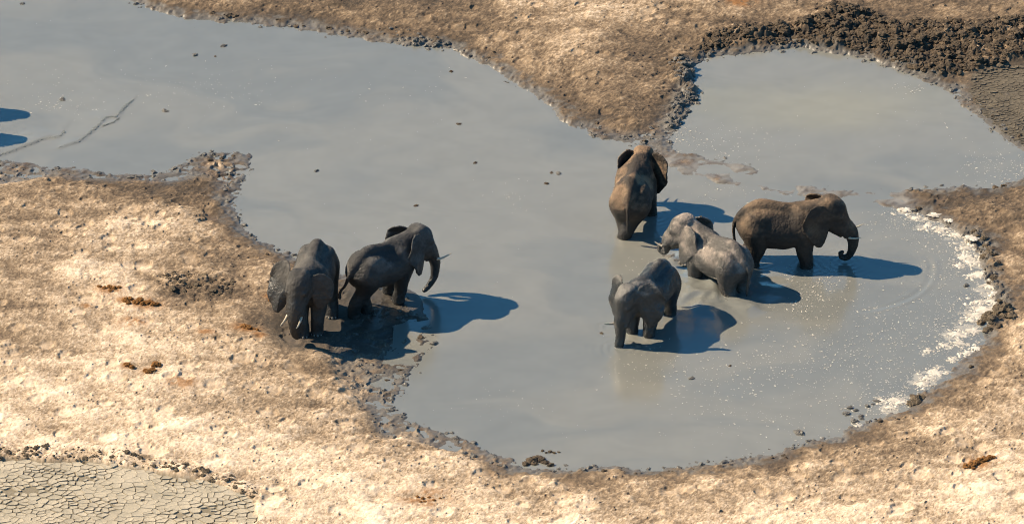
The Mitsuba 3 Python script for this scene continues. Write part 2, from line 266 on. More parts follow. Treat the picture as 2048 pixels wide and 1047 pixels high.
wq = np.stack([wi * len(wy) + wj, (wi + 1) * len(wy) + wj, (wi + 1) * len(wy) + wj + 1, wi * len(wy) + wj + 1], -1).reshape(-1, 4)
wk = (look(SHORE, WX, WY).ravel()[wq] < 1.2).any(1)
SCUM = [(16.41, 2.17, .35), (16.86, 1.59, .5), (16.63, 0.34, .4), (16.81, -0.10, .4), (17.01, -0.98, .45), (17.20, -1.92, .45), (17.36, -2.71, .4), (16.89, -3.75, .55), (16.61, -4.18, .4), (15.66, 3.65, .4), (15.37, 2.91, .4), (14.69, 4.19, .35), (15.74, -5.66, .4), (16.33, -6.79, .4), (15.23, -6.49, .3), (14.62, -6.90, .3), (15.84, 2.58, .4), (14.97, 3.53, .3), (14.76, -8.46, .4), (14.34, -9.04, .4), (13.35, -10.70, .4), (12.89, -11.06, .35), (16.15, -4.94, .4), (17.19, -3.17, .4)]


def murk(p, n, uv):
    w = mikit.fbm(p.x * .22, p.y * .3, 7.0, 2)
    a = mikit.fbm(p.x * 0.15 + 3 + 2.2 * w, p.y * 0.25 + 8 + 1.6 * w, 0.0, 4)
    b = mikit.fbm(p.x * 1.1 + 3 * w, p.y * 1.6 + 4 * w, 4.0, 4)
    c = mikit.mix((.186, .192, .178), (.218, .217, .192), mikit.smoothstep(.36, .66, a))
    pool = mikit.smoothstep(4.5, 1.0, dr.sqrt(dr.square((p.x - 12.5) * .62) + dr.square(p.y - 13.2)) + 3.5 * (a - .5))
    c = mikit.mix(c, mi.Color3f(.262, .252, .192), pool * 0.8)
    s = mi.Float(0)
    for x, y, r in SCUM:
        s = dr.maximum(s, dr.exp(-(dr.square(p.x - x) + dr.square(p.y - y)) / (2.4 * r * r)))
    g = mikit.fbm(p.x * 3.2, p.y * 4.5, 1.0, 4)
    s = mikit.smoothstep(.50, .66, g + .56 * s - .36)
    return mikit.mix(c * (0.93 + 0.14 * b), mi.Color3f(.42, .395, .335), s * .8)


RING_AT = [(3.90, -6.75, .9, .6), (12.11, -0.02, .8, .5), (3.51, -5.13, .4, .5), (5.19, 3.82, .7, .5), (4.10, 2.00, .7, .5), (8.93, 0.06, .6, .4), (10.68, -0.26, .6, .4)]


def ripple(p, n, uv):
    h = 0.007 * mikit.fbm(p.x * 1.6, p.y * 2.2, 2.0, 3) + 0.005 * mikit.noise(p.x * 6 + 2 * mikit.noise(p.x, p.y), p.y * 9)
    for x, y, r, k in RING_AT:
        d = dr.sqrt(dr.square(p.x - x) + dr.square(p.y - y))
        h += 0.022 * k * dr.sin(d * 24) * dr.exp(-dr.square((d - .45) / r))
    d = dr.sqrt(dr.square(p.x - 11.6) + dr.square(p.y + 0.35))      # the wave the drinking bull sends out
    h += 0.024 * dr.sin((d - 3.7) * 14) * dr.exp(-dr.square((d - 3.7) / .30)) * mikit.smoothstep(0.0, 1.2, p.x - 11.9) * mikit.smoothstep(.9, -.3, p.y)
    return h


scene['mud_water'] = {'type': 'twosided', 'b': {'type': 'bumpmap', 'arbitrary': mikit.proc(ripple, 0.02), 'scale': 0.35,
                      'bsdf': {'type': 'roughplastic', 'distribution': 'ggx', 'alpha': 0.03, 'int_ior': 1.8, 'nonlinear': False, 'diffuse_reflectance': mikit.proc(murk)}}}
scene['water'] = mikit.ply((np.stack([WX, WY, WZ], -1).reshape(-1, 3), wq[wk]), 'mud_water', smooth=True)
tag('water', kind='structure')


# ---------------------------------------------------------------- elephants
class Field:
    """A distance field on a grid; smooth unions of shapes; skinned into one closed surface."""

    def __init__(self, lo, hi, h):
        self.h, self.lo = h, np.asarray(lo, float)
        self.n = np.ceil((np.asarray(hi) - self.lo) / h).astype(int) + 1
        self.F = np.full(self.n, 9.0, np.float32)

    def add(self, fn, lo, hi, k=0.1, op='union'):
        m = max(k, 0.05) + 2 * self.h
        a = np.clip(np.floor((np.asarray(lo) - m - self.lo) / self.h).astype(int), 0, self.n)
        b = np.clip(np.ceil((np.asarray(hi) + m - self.lo) / self.h).astype(int) + 1, 0, self.n)
        if (b <= a).any():
            return
        ax = [self.lo[i] + self.h * np.arange(a[i], b[i]) for i in range(3)]
        P = np.stack(np.meshgrid(*ax, indexing='ij'), -1)
        d = fn(P)
        s = tuple(slice(a[i], b[i]) for i in range(3))
        F = self.F[s]
        if op == 'cut':
            F, d = -F, d
        t = np.maximum(k - np.abs(F - d), 0) / k
        r = np.minimum(F, d) - t * t * k / 4
        self.F[s] = -r if op == 'cut' else r

    def cone(self, a, b, ra, rb, k=0.1):
        a, b = np.asarray(a, float), np.asarray(b, float)
        ab = b - a

        def fn(P):
            t = np.clip(((P - a) @ ab) / (ab @ ab + 1e-9), 0, 1)
            return np.linalg.norm(P - a - t[..., None] * ab, axis=-1) - (ra + t * (rb - ra))
        r = max(ra, rb)
        self.add(fn, np.minimum(a, b) - r, np.maximum(a, b) + r, k)

    def ball(self, c, r, k=0.1, R=None, op='union'):
        c, r = np.asarray(c, float), np.broadcast_to(np.asarray(r, float), (3,))
        R = np.eye(3) if R is None else R

        def fn(P):
            q = (P - c) @ R
            k0, k1 = np.linalg.norm(q / r, axis=-1), np.linalg.norm(q / r**2, axis=-1)
            return k0 * (k0 - 1) / np.maximum(k1, 1e-6)
        self.add(fn, c - r.max(), c + r.max(), k, op)

    def chain(self, pts, k=0.06, ringed=0.0):
        """A tube through (x, y, z, r) points, splined."""
        p = np.asarray(pts, float)
        s = np.r_[0, np.cumsum(np.linalg.norm(np.diff(p[:, :3], axis=0), axis=1))]
        n = max(int(s[-1] / (0.045 if ringed else 0.1)), len(p)) + 1
        q = PchipInterpolator(s, p)(np.linspace(0, s[-1], n)) if len(p) > 2 else p
        if ringed:      # the creases round a trunk
            q[:, 3] *= 1 + ringed * np.sin(np.arange(len(q)) * 2.2)
        for u, v in zip(q[:-1], q[1:]):
            self.cone(u[:3], v[:3], u[3], v[3], k)

    def sheet(self, pts, thick, k=0.08):
        tree = cKDTree(pts)
        self.add(lambda P: (tree.query(P.reshape(-1, 3), distance_upper_bound=0.3)[0].clip(0, 0.4).reshape(P.shape[:-1]) - thick), pts.min(0) - thick, pts.max(0) + thick, k)

    def skin(self):
        F, h = self.F, self.h
        ins = F < 0
        acc, cnt = np.zeros(tuple(self.n - 1) + (3,), np.float32), np.zeros(self.n - 1, np.int32)
        faces, offs = [], []
        for ax in range(3):
            s0 = [slice(None)] * 3; s1 = [slice(None)] * 3
            s0[ax], s1[ax] = slice(0, -1), slice(1, None)
            cr = ins[tuple(s0)] != ins[tuple(s1)]
            I = np.argwhere(cr)
            f0, f1 = F[tuple(s0)][cr], F[tuple(s1)][cr]
            p = I.astype(np.float32)
            p[:, ax] += f0 / (f0 - f1)
            o = [k for k in range(3) if k != ax]
            cells = []
            for du, dv in ((0, 0), (-1, 0), (-1, -1), (0, -1)):
                c = I.copy(); c[:, o[0]] += du; c[:, o[1]] += dv
                cells.append(c)
                np.add.at(acc, tuple(np.clip(c, 0, self.n - 2).T), p)
                np.add.at(cnt, tuple(np.clip(c, 0, self.n - 2).T), 1)
            q = np.stack(cells, 1)
            flip = (f0 < 0) ^ (ax == 1)
            q[~flip] = q[~flip][:, ::-1]
            faces.append(q)
        on = cnt > 0
        idx = np.full(self.n - 1, -1, np.int64)
        idx[on] = np.arange(on.sum())
        v = acc[on] / cnt[on][:, None] * h + self.lo
        q = np.concatenate(faces)
        q = idx[tuple(np.clip(q, 0, self.n - 2).transpose(2, 0, 1))]
        f = np.vstack([q[:, [0, 1, 2]], q[:, [0, 2, 3]]])
        m = trimesh.Trimesh(v.astype(float), f, process=False)
        trimesh.smoothing.filter_taubin(m, lamb=0.5, nu=0.52, iterations=6)
        return m


def rot(yaw, pitch, roll=0.0):
    """Columns are forward, left, up; a positive pitch lowers the nose, a positive yaw turns it left."""
    y, p, r = np.radians([yaw, pitch, roll])
    Z = np.array([[np.cos(y), -np.sin(y), 0], [np.sin(y), np.cos(y), 0], [0, 0, 1]])
    Y = np.array([[np.cos(p), 0, np.sin(p)], [0, 1, 0], [-np.sin(p), 0, np.cos(p)]])
    X = np.array([[1, 0, 0], [0, np.cos(r), -np.sin(r)], [0, np.sin(r), np.cos(r)]])
    return Z @ Y @ X


ST = np.array([  # torso stations: x, top, bottom, half width
    (-1.97, 2.08, 1.80, 0.22), (-1.85, 2.30, 1.56, 0.40), (-1.55, 2.63, 1.30, 0.60), (-1.15, 2.82, 1.15, 0.71),
    (-0.75, 2.80, 1.06, 0.77), (-0.30, 2.70, 1.04, 0.79), (0.05, 2.64, 1.10, 0.77), (0.35, 2.64, 1.22, 0.70),
    (0.65, 2.69, 1.40, 0.59), (0.95, 2.68, 1.62, 0.46), (1.15, 2.50, 1.95, 0.28)])
EAR = np.array([(0.0, 0.40), (0.10, 0.56), (0.35, 0.64), (0.62, 0.58), (0.84, 0.38), (0.93, 0.08), (0.90, -0.22), (0.78, -0.48), (0.62, -0.70),
                (0.44, -0.90), (0.26, -0.96), (0.14, -0.80), (0.06, -0.55), (0.0, -0.30)])


def inside(poly, x, y):
    r = np.zeros(x.shape, bool)
    for (x0, y0), (x1, y1) in zip(poly, np.roll(poly, -1, 0)):
        if y0 != y1:
            r ^= ((y0 > y) != (y1 > y)) & (x < (x1 - x0) * (y - y0) / (y1 - y0) + x0)
    return r


def ear_points(side, spread, sweep, scale, fold, tilt=0.0):
    u, v = np.meshgrid(np.arange(0.0, 1.05, 0.021), np.arange(-1.0, 0.7, 0.021), indexing='ij')
    k = inside(EAR, u, v)
    u, v = u[k] * scale, v[k] * scale
    t = np.clip((0.45 - v) / 0.8, 0, 1)
    bx, by = 0.40 + 0.14 * t, 0.40 + 0.05 * t
    ph = np.radians(spread)
    bow = 0.22 * max(0.0, 1 - spread / 85) * u**2 + 0.05 * np.sin(5.5 * v + 2.0) * u + 0.035 * np.sin(9 * u + 5 * v) * u + fold * np.clip(v - 0.34, 0, 1) ** 1.2 * 1.6 + tilt * v * np.clip(u / .3, 0, 1)
    o, b = np.array([-np.cos(ph), side * np.sin(ph), 0]), np.array([-np.sin(ph), -side * np.cos(ph), 0])
    base = np.stack([bx, side * by, v - sweep * u], -1)
    return base + u[:, None] * o + bow[:, None] * b


def elephant(pos, heading, sink, skin, label, feet=None, lift=None, joint=(0.85, 0, 2.40), head=(0, 10, 0), ears=((25, 0.1, 1, 0.3), (25, 0.1, 1, 0.3)), trunk=None, tail=None,
             tusk=((0.75, 0.30, -0.1), (0.75, 0.30, -0.1)), scale=1.0, h=0.028, group=None, nails=(), seed=0, belly=0.0, stand=None):
    """One elephant, built facing +x in its own frame, then turned to the heading (degrees from +x) and set down at pos."""
    ft = {'fl': (0.55, 0.36), 'fr': (0.55, -0.36), 'hl': (-1.42, 0.32), 'hr': (-1.42, -0.32), **(feet or {})}
    lf = lift or {}
    ca, sa = math.cos(math.radians(heading)), math.sin(math.radians(heading))
    for k_, (x, y) in (stand or {}).items():      # feet planted at given places on the ground
        dx, dy = (x - pos[0]) / scale, (y - pos[1]) / scale
        ft[k_] = (dx * ca + dy * sa, -dx * sa + dy * ca)
    f = Field((-2.75, -1.75, -0.12), (3.6, 1.75, 3.75), h)
    spl = PchipInterpolator(ST[:, 0], ST[:, 1:])

    def torso(P):
        x = np.clip(P[..., 0], ST[0, 0], ST[-1, 0])
        s = spl(x[:, :1, :1].ravel())
        zt, zb, hw = (s[:, i][:, None, None] for i in range(3))
        zb = zb - belly
        cz, hz = (zt * 0.46 + zb * 0.54), None
        z = P[..., 2] - cz
        hz = np.where(z > 0, zt - cz, cz - zb)
        t = np.clip(z / hz, -1, 1)
        w = hw * np.where(t > 0, 1 - 0.22 * t**2, 1 - 0.10 * t**2)
        d = (np.sqrt((P[..., 1] / w) ** 2 + (z / hz) ** 2) - 1) * np.minimum(w, hz)
        dx = P[..., 0] - x
        return np.where(dx != 0, np.sqrt(np.maximum(d, 0) ** 2 + dx**2), d)
    f.add(torso, (-2.0, -0.9, 0.9), (1.25, 0.9, 3.05), 0.1)
    f.chain([(-1.90, 0, 2.22, .10), (-1.5, 0, 2.57, .11), (-1.1, 0, 2.76, .12), (-0.4, 0, 2.65, .11), (0.5, 0, 2.60, .12)], 0.2)
    for s in (1, -1):
        f.ball((-1.12, s * 0.46, 2.44), (0.26, 0.13, 0.14), 0.26)
        f.ball((0.42, s * 0.44, 1.98), (0.28, 0.22, 0.58), 0.28)
        f.ball((-1.34, s * 0.38, 1.88), (0.42, 0.33, 0.66), 0.25)
    for key, (x, y) in ft.items():
        s, dz = (1 if key[1] == 'l' else -1), lf.get(key, 0.0)
        if key[0] == 'f':
            hip, kn, wr = np.array((0.50, s * 0.42, 2.0)), None, None
            ftp = np.array((x, y, 0.10 + dz))
            kn = hip * 0.48 + ftp * 0.52 + (0.03, 0, 0.12); kn[0] -= 0.06
            wr = hip * 0.16 + ftp * 0.84 + (0.06, 0, 0.16)
            if dz > 0.05:
                kn[0] += 0.22; wr = wr + (0.12, 0, 0.05)
            f.chain([(*hip, .36), (*kn, .255), (*wr, .195), (*(ftp + (0, 0, .12)), .190), (*ftp, .225)], 0.12)
        else:
            hip, ftp = np.array((-1.30, s * 0.38, 1.90)), np.array((x, y, 0.10 + dz))
            kn = hip * 0.5 + ftp * 0.5 + (0.09, 0, 0.16)
            hk = hip * 0.17 + ftp * 0.83 + (-0.07, 0, 0.20)
            f.chain([(*hip, .42), (*kn, .26), (*hk, .195), (*(ftp + (0, 0, .12)), .185), (*ftp, .21)], 0.14)
        f.ball(ftp + (0.04, 0, -0.01), (0.25, 0.23, 0.13), 0.08)
    J, H = np.asarray(joint, float), rot(*head)
    W = lambda p: J + H @ np.asarray(p, float)
    f.cone((0.45, 0, 2.20), J + H @ (0.15, 0, 0.0), 0.62, 0.50, 0.25)
    f.cone((0.75, 0, 1.75), W((0.45, 0, -0.30)), 0.42, 0.30, 0.25)
    f.cone((0.35, 0, 2.48), W((0.35, 0, 0.36)), 0.22, 0.28, 0.25)
    f.ball(W((0.58, 0, 0.22)), (0.50, 0.45, 0.50), 0.15, H)
    for s in (1, -1):
        f.ball(W((0.52, s * 0.16, 0.56)), (0.27, 0.20, 0.20), 0.15, H)
        f.cone(W((0.45, s * 0.24, -0.05)), W((0.85, s * 0.18, -0.42)), 0.26, 0.20, 0.12)
        f.cone(W((0.88, s * 0.20, -0.20)), W((1.20, s * 0.25, -0.66)), 0.17, 0.115, 0.1)
        f.ball(W((0.93, s * 0.33, 0.10)), (0.13, 0.07, 0.09), 0.08, H)
        f.ball(W((0.80, s * 0.50, 0.33)), (0.18, 0.10, 0.15), 0.12, H, 'cut')
    f.cone(W((0.72, 0, 0.20)), W((1.12, 0, -0.40)), 0.41, 0.27, 0.15)
    f.cone(W((0.60, 0, -0.42)), W((1.0, 0, -0.80)), 0.24, 0.09, 0.1)
    tr = np.asarray(trunk if trunk is not None else [(1.22, 0, -.7, .23), (1.32, 0, -1.1, .18), (1.3, 0, -1.5, .14), (1.25, 0, -1.9, .11), (1.2, 0, -2.2, .085)], float)
    f.chain([(*W((1.08, 0, -.34)), .275)] + [(*W(q[:3]), q[3]) for q in tr], 0.04, 0.045)
    for s, ear in zip((1, -1), ears):
        f.sheet(ear_points(s, *ear) @ H.T + J, 0.036, 0.06)
    tl = np.asarray(tail if tail is not None else [(-1.93, 0, 2.24, .085), (-2.05, 0, 2.0, .062), (-2.07, 0, 1.7, .048), (-2.02, 0, 1.3, .042), (-2.0, 0, 1.1, .05), (-1.99, 0, 0.92, .03)], float)
    f.chain(tl, 0.05)
    m = f.skin()
    v, n = np.array(m.vertices), np.array(m.vertex_normals)
    wr = (fb(v * (1, 1, .5) + seed * 7.1, 2.2, 3) - .5) * .018 + (fb(v * (1.6, 1, .8) + seed * 3.3, 9.0, 2) - .5) * .016
    v += n * wr[:, None]
    a = math.radians(heading)
    Z = np.array([[math.cos(a), -math.sin(a), 0], [math.sin(a), math.cos(a), 0], [0, 0, 1]]) * scale
    at = np.array([pos[0], pos[1], -sink])
    world = lambda q: np.asarray(q, float) @ Z.T + at
    key = numbered('elephant')
    tag(key, label, 'elephant', group)
    scene[key + '__body'] = mikit.ply((world(v), np.array(m.faces)), skin, smooth=True)
    for s, (ln, rise, out) in zip((1, -1), tusk):
        if ln <= 0:
            continue
        t = np.linspace(0, 1, 9)
        c = np.stack([1.16 + ln * (0.22 + 0.62 * t) * t, s * (0.245 + out * t + 0.02 * t), -0.62 - ln * (0.62 * t - (0.42 + rise) * t**2)], -1)
        put('tusk', tube(world(J + c @ H.T), 0.052 * (1 - t) ** 0.6 + 0.010, 10), 'tusk_ivory', key)
        ey = trimesh.creation.icosphere(2, 0.038)
        ey.vertices = world(J + (ey.vertices + (0.985, s * 0.372, 0.075)) @ H.T)
        put('eye', ey, 'eye_dark', key)
    for leg in nails:
        x, y = ft[leg]
        for b in (-50, -17, 17, 50):
            g = trimesh.creation.icosphere(2, 1.0)
            w = math.radians(b)
            g.vertices = g.vertices * (0.030, 0.045, 0.05)
            g.vertices = world(g.vertices @ rot(b, 0).T + (x + 0.04 + 0.24 * math.cos(w), y + 0.22 * math.sin(w), 0.085 + lf.get(leg, 0)))
            put('toenail', g, 'toenail_horn', key)
    return key


def tube(p, r, sides=8):
    p = np.asarray(p, float); r = np.broadcast_to(r, (len(p),))
    t = np.gradient(p, axis=0); t /= np.linalg.norm(t, axis=1, keepdims=True) + 1e-12
    a = np.cross(t, np.where(np.abs(t[:, 2:]) < 0.9, [0, 0, 1.0], [1.0, 0, 0])); a /= np.linalg.norm(a, axis=1, keepdims=True)
    b, an = np.cross(t, a), np.arange(sides) * 2 * np.pi / sides
    v = p[:, None] + r[:, None, None] * (np.cos(an)[None, :, None] * a[:, None] + np.sin(an)[None, :, None] * b[:, None])
    v = np.vstack([v.reshape(-1, 3), p[:1] - t[:1] * r[0] * .5, p[-1:] + t[-1:] * r[-1] * .5])
    i, j = np.meshgrid(np.arange(len(p) - 1), np.arange(sides), indexing='ij')
    q = np.stack([i * sides + j, i * sides + (j + 1) % sides, (i + 1) * sides + (j + 1) % sides, (i + 1) * sides + j], -1).reshape(-1, 4)
    f = np.vstack([q[:, [0, 1, 2]], q[:, [0, 2, 3]]])
    k, n = np.arange(sides), len(p) * sides
    c0 = np.stack([(k + 1) % sides, k, np.full(sides, n)], -1)
    c1 = np.stack([k + (len(p) - 1) * sides, (k + 1) % sides + (len(p) - 1) * sides, np.full(sides, n + 1)], -1)
    return np.asarray(v), np.vstack([f, c0, c1])


def hide(dark, dust, wet_top, dust_amount, wet_rough=0.48, seed=0.0):
    """Skin colour: dark grey hide, dust on the surfaces that face up, a wet tide mark near the mud."""
    def fn(p, n, uv):
        a = mikit.fbm(p.x * 1.7 + seed, p.y * 1.7, p.z * 1.7, 4)
        b = mikit.fbm(p.x * 9 + seed, p.y * 9, p.z * 9, 3)
        d = mikit.smoothstep(0.38, 0.66, a + 0.15 * (b - 0.5)) * dust_amount * mikit.smoothstep(-0.45, 0.75, n.z)
        wet = 1 - mikit.smoothstep(wet_top - 0.25, wet_top + 0.25, p.z + (a - 0.5) * 1.0)
        c = mikit.mix(dark, dust, dr.clip(d * (1 - wet) + 0.0, 0, 1))
        s = mikit.fbm(p.x * 22 + seed, p.y * 22, p.z * 9, 2)
        return c * (0.50 + 0.55 * b + 0.45 * s) * (1 - 0.35 * wet)

    def ro(p, n, uv):
        a = mikit.fbm(p.x * 1.7 + seed, p.y * 1.7, p.z * 1.7, 4)
        wet = 1 - mikit.smoothstep(wet_top - 0.25, wet_top + 0.25, p.z + (a - 0.5) * 1.0)
        return dr.lerp(0.8, wet_rough, wet)
    return fn, ro


def wrinkle(p, n, uv):
    r = dr.abs(mikit.fbm(p.x * 9, p.y * 9, p.z * 6, 3) - 0.5)
    return 1 - dr.exp(-r * 14) + 0.5 * mikit.noise(p.x * 26, p.y * 26, p.z * 18)


def hide_bsdf(key, *a, coat=0.0, **k):
    fn, ro = hide(*a, **k)
    scene[key] = {'type': 'twosided', 'b': {'type': 'bumpmap', 'arbitrary': mikit.proc(wrinkle, 0.01), 'scale': 0.020,
                  'bsdf': {'type': 'principled', 'base_color': mikit.proc(fn), 'roughness': mikit.proc(ro), 'specular': 0.5, 'clearcoat': coat, 'clearcoat_gloss': 0.86}}}


hide_bsdf('hide_grey', (.036, .034, .032), (.16, .145, .125), 2.4, 0.30, seed=1.3)
hide_bsdf('hide_wet', (.027, .027, .027), (.18, .17, .158), 2.0, 0.40, seed=4.3)
hide_bsdf('hide_gloss', (.028, .028, .027), (.13, .122, .11), 2.0, 3.0, wet_rough=0.26, seed=6.1, coat=0.6)
hide_bsdf('hide_brown', (.028, .021, .016), (.150, .100, .060), 0.7, 0.95, seed=7.7)
hide_bsdf('hide_tawny', (.032, .024, .018), (.20, .128, .075), 0.9, 0.95, seed=2.2)
hide_bsdf('hide_mud', (.070, .063, .055), (.31, .25, .205), 1.25, 0.75, coat=0.5, seed=9.1)
principled('tusk_ivory', (.42, .36, .27), 0.35)
principled('eye_dark', (.01, .008, .006), 0.1)
principled('toenail_horn', (.20, .18, .155), 0.4)

# bull at the left, walking out of the water towards the camera
elephant((-7.07, -5.12), 262, -0.09, 'hide_grey', 'grey elephant facing the camera on the mud bank, one ear spread wide, pale tusks down',
         stand={'fr': (-7.37, -5.96), 'fl': (-6.87, -5.81), 'hl': (-6.40, -4.48)}, feet={'hr': (-1.55, -0.3)}, scale=0.96,
         joint=(0.85, -0.08, 2.30), head=(-10, 7, 0), belly=-0.1, ears=((62, 0.12, 0.88, 0.2), (68, 0.02, 1.10, 0.1, 0.38)),
         trunk=[(1.26, 0, -.72, .235), (1.34, 0, -1.1, .19), (1.30, 0, -1.45, .155), (1.15, 0, -1.7, .125), (.95, 0, -1.8, .10)],
         tusk=((0.9, 0.0, 0.05), (0.9, 0.0, 0.05)), nails=('fl', 'fr', 'hl'), seed=1)
# the elephant beside it, side turned to the water
elephant((-4.35, -3.62), 43, -0.04, 'hide_wet', 'dark wet elephant at the left water edge, one tusk jutting out over the pond', scale=0.93, belly=-0.08,
         stand={'fr': (-4.06, -3.29), 'fl': (-4.43, -2.55), 'hr': (-5.62, -4.48), 'hl': (-5.18, -4.06)},
         joint=(0.85, 0, 2.34), head=(-8, 3, 0), ears=((48, 0.1, 1.0, 0.5), (36, 0.1, 1.05, 0.2)), tusk=((0, 0, 0), (.85, .22, .10)),
         trunk=[(1.26, 0, -.7, .23), (1.40, 0, -1.1, .18), (1.40, 0, -1.5, .14), (1.24, 0, -1.85, .11), (.92, 0, -2.12, .08)],
         tail=[(-1.93, 0, 2.24, .085), (-2.08, 0.05, 1.9, .062), (-2.14, .15, 1.6, .05), (-2.24, .3, 1.35, .045), (-2.26, .34, 1.15, .06), (-2.24, .34, 1.0, .03)], seed=2)
# seen from behind
elephant((4.50, 3.25), 82, 0.45, 'hide_tawny', 'brown elephant seen from behind, wading away from the camera with both ears folded out',
         stand={'hr': (4.06, 2.04), 'fr': (5.17, 3.90)}, feet={'hl': (-1.1, 0.15)}, scale=0.955,
         joint=(0.85, -0.08, 2.44), head=(-8, 20, 0), ears=((30, 0.1, 1.0, 0.3), (58, 0.1, 1.0, 0.3)), seed=3)
# in profile
elephant((10.10, -0.02), -1, 0.44, 'hide_brown', 'large brown elephant in profile facing right, its trunk tip curled above the water',
         joint=(0.85, 0, 2.42), head=(-4, 3, 4), ears=((30, 0.12, 0.98, 0.6), (37, 0.1, 1.02, 0.2)), tusk=((.75, .4, .1), (.7, .1, .0)), feet={'hl': (-1.5, 0.3), 'hr': (-1.32, -0.3)},
         trunk=[(1.38, 0, -.70, .235), (1.48, 0, -1.05, .18), (1.46, 0, -1.38, .135), (1.38, 0, -1.62, .11), (1.24, 0, -1.74, .095), (1.10, 0, -1.70, .085), (1.06, 0, -1.58, .075), (1.13, 0, -1.51, .065)], seed=4)
# trunk in the water
elephant((4.78, -5.12), 243, 0.40, 'hide_gloss', 'wet grey elephant with its trunk lowered straight into the water, nearest of the right-hand group', scale=0.895, belly=-0.14,
         joint=(0.85, 0, 2.36), head=(-16, 16, 0), ears=((52, 0.08, 1.12, 0.3, 0.15), (72, 0.02, 1.0, 0.1, 0.3)), tusk=((0, 0, 0), (.7, .5, .12)), seed=5,
         trunk=[(1.26, 0, -.7, .23), (1.36, 0, -1.1, .185), (1.56, 0, -1.5, .165), (1.74, 0, -1.95, .14), (1.80, 0, -2.5, .125)])
# deep in the mud
elephant((7.20, -1.50), 131, 0.74, 'hide_mud', 'muddy elephant sunk to its belly in churned mud, trunk curled up to its mouth', scale=0.93,
         joint=(0.85, 0, 2.42), head=(26, -5, 0), ears=((40, 0.14, 0.98, 0.2), (35, 0.1, 0.95, 0.3)), seed=6, tusk=((.55, .25, 0), (.5, .25, 0)), belly=-0.06,
         trunk=[(1.2, 0, -.6, .2), (1.2, 0, -.85, .155), (1.26, 0, -1.04, .12), (1.39, 0, -1.08, .10), (1.48, 0, -.97, .085), (1.48, 0, -.8, .07)])


# two more elephants stand in the mud just beyond the left edge: their shadows reach into the picture
elephant((-22.97, 12.95), 2, 0.5, 'hide_grey', 'farther of two grey elephants standing side by side past the left edge of the picture', seed=8, h=0.07, scale=0.95)
elephant((-22.93, 10.79), -6, 0.5, 'hide_grey', 'nearer of two grey elephants standing side by side past the left edge of the picture', seed=9, h=0.07, scale=0.98, head=(4, 14, 0))

# ---------------------------------------------------------------- clods, dung, foam, dried mud plates
principled('clod_dark', lambda p, n, uv: mikit.mix((.026, .020, .015), (.125, .092, .060), mikit.fbm(p.x * 6, p.y * 6, p.z * 6, 3)), 0.9, 0.3)
principled('clod_brown', lambda p, n, uv: mikit.mix((.045, .036, .026), (.16, .122, .08), mikit.fbm(p.x * 6, p.y * 6, p.z * 6, 3)), 0.9, 0.3)
principled('ridge_mud', (.16, .165, .15), 0.4, 0.5)
principled('clod_grey', lambda p, n, uv: mikit.mix((.075, .070, .062), (.150, .138, .120), mikit.fbm(p.x * 7, p.y * 7, p.z * 7, 3)), 0.55, 0.4)
principled('dung_brown', lambda p, n, uv: mikit.mix((.085, .040, .014), (.26, .125, .04), mikit.fbm(p.x * 16, p.y * 16, p.z * 16, 3)), 0.95, 0.2)
principled('foam_white', lambda p, n, uv: mikit.mix((.34, .31, .26), (.66, .61, .53), mikit.fbm(p.x * 6, p.y * 6, 0, 3)), 0.7, 0.3)
principled('plate_mud', lambda p, n, uv: mikit.mix((.30, .262, .195), (.47, .41, .315), mikit.fbm(p.x * 2.0, p.y * 2.0, 0, 4)), 0.95, 0.2)
principled('plate_dark', lambda p, n, uv: mikit.mix((.085, .073, .057), (.145, .122, .09), mikit.fbm(p.x * 2.5, p.y * 2.5, 0, 3)), 0.9, 0.2)


def lump(seed, sub=2, rough=.5, flat=.65):
    m = trimesh.creation.icosphere(sub, 1.0)
    v = np.array(m.vertices)
    k = 1 + rough * 1.6 * (fb(v + seed * 9.7, 1.1, 2, seed) - .5) + rough * 2.2 * (fb(v + seed * 5.1, 3.3, 2, seed + 3) - .5)
    v = v * k[:, None] * (1, 1, flat)
    return v, np.array(m.faces)


def join(ms):
    V_, F_, o = [], [], 0
    for v_, f_ in ms:
        V_.append(v_); F_.append(f_ + o); o += len(v_)
    return np.concatenate(V_), np.concatenate(F_)


LUMPS = [lump(s) for s in range(6)]
LOW = [lump(s, 1, .8) for s in range(5)]
LUMP_FILE = {}


def placed(vf, x, y, z, r, turn, stretch=1.0):
    c, s = math.cos(turn), math.sin(turn)
    v = vf[0] * (r * stretch, r, r)
    return np.stack([v[:, 0] * c - v[:, 1] * s + x, v[:, 0] * s + v[:, 1] * c + y, v[:, 2] + z], -1)


def one_lump(name, kind, x, y, z, r, bsdf, stretch=1.0, parent=None, smooth=False):
    return put(name, (placed(LUMPS[kind % 6], x, y, z, r, rng.uniform(0, 6.28), stretch), LUMPS[kind % 6][1]), bsdf, parent, smooth=smooth)


def scatter(poly_list, n, rlo, rhi, power=4.0):
    """Random (x, y, r) inside outlines."""
    out = []
    for poly in poly_list:
        P = np.asarray(poly); lo, hi = np.maximum(P.min(0), (-22, -21)), np.minimum(P.max(0), (22.5, 26))
        m = max(1, int(n * np.prod(hi - lo)))
        q = rng.uniform(lo, hi, (m, 2))
        q = q[inside_poly(P, q[:, 0], q[:, 1])]
        r = rlo + (rhi - rlo) * rng.random(len(q)) ** power
        out.append(np.c_[q, r])
    return np.concatenate(out)


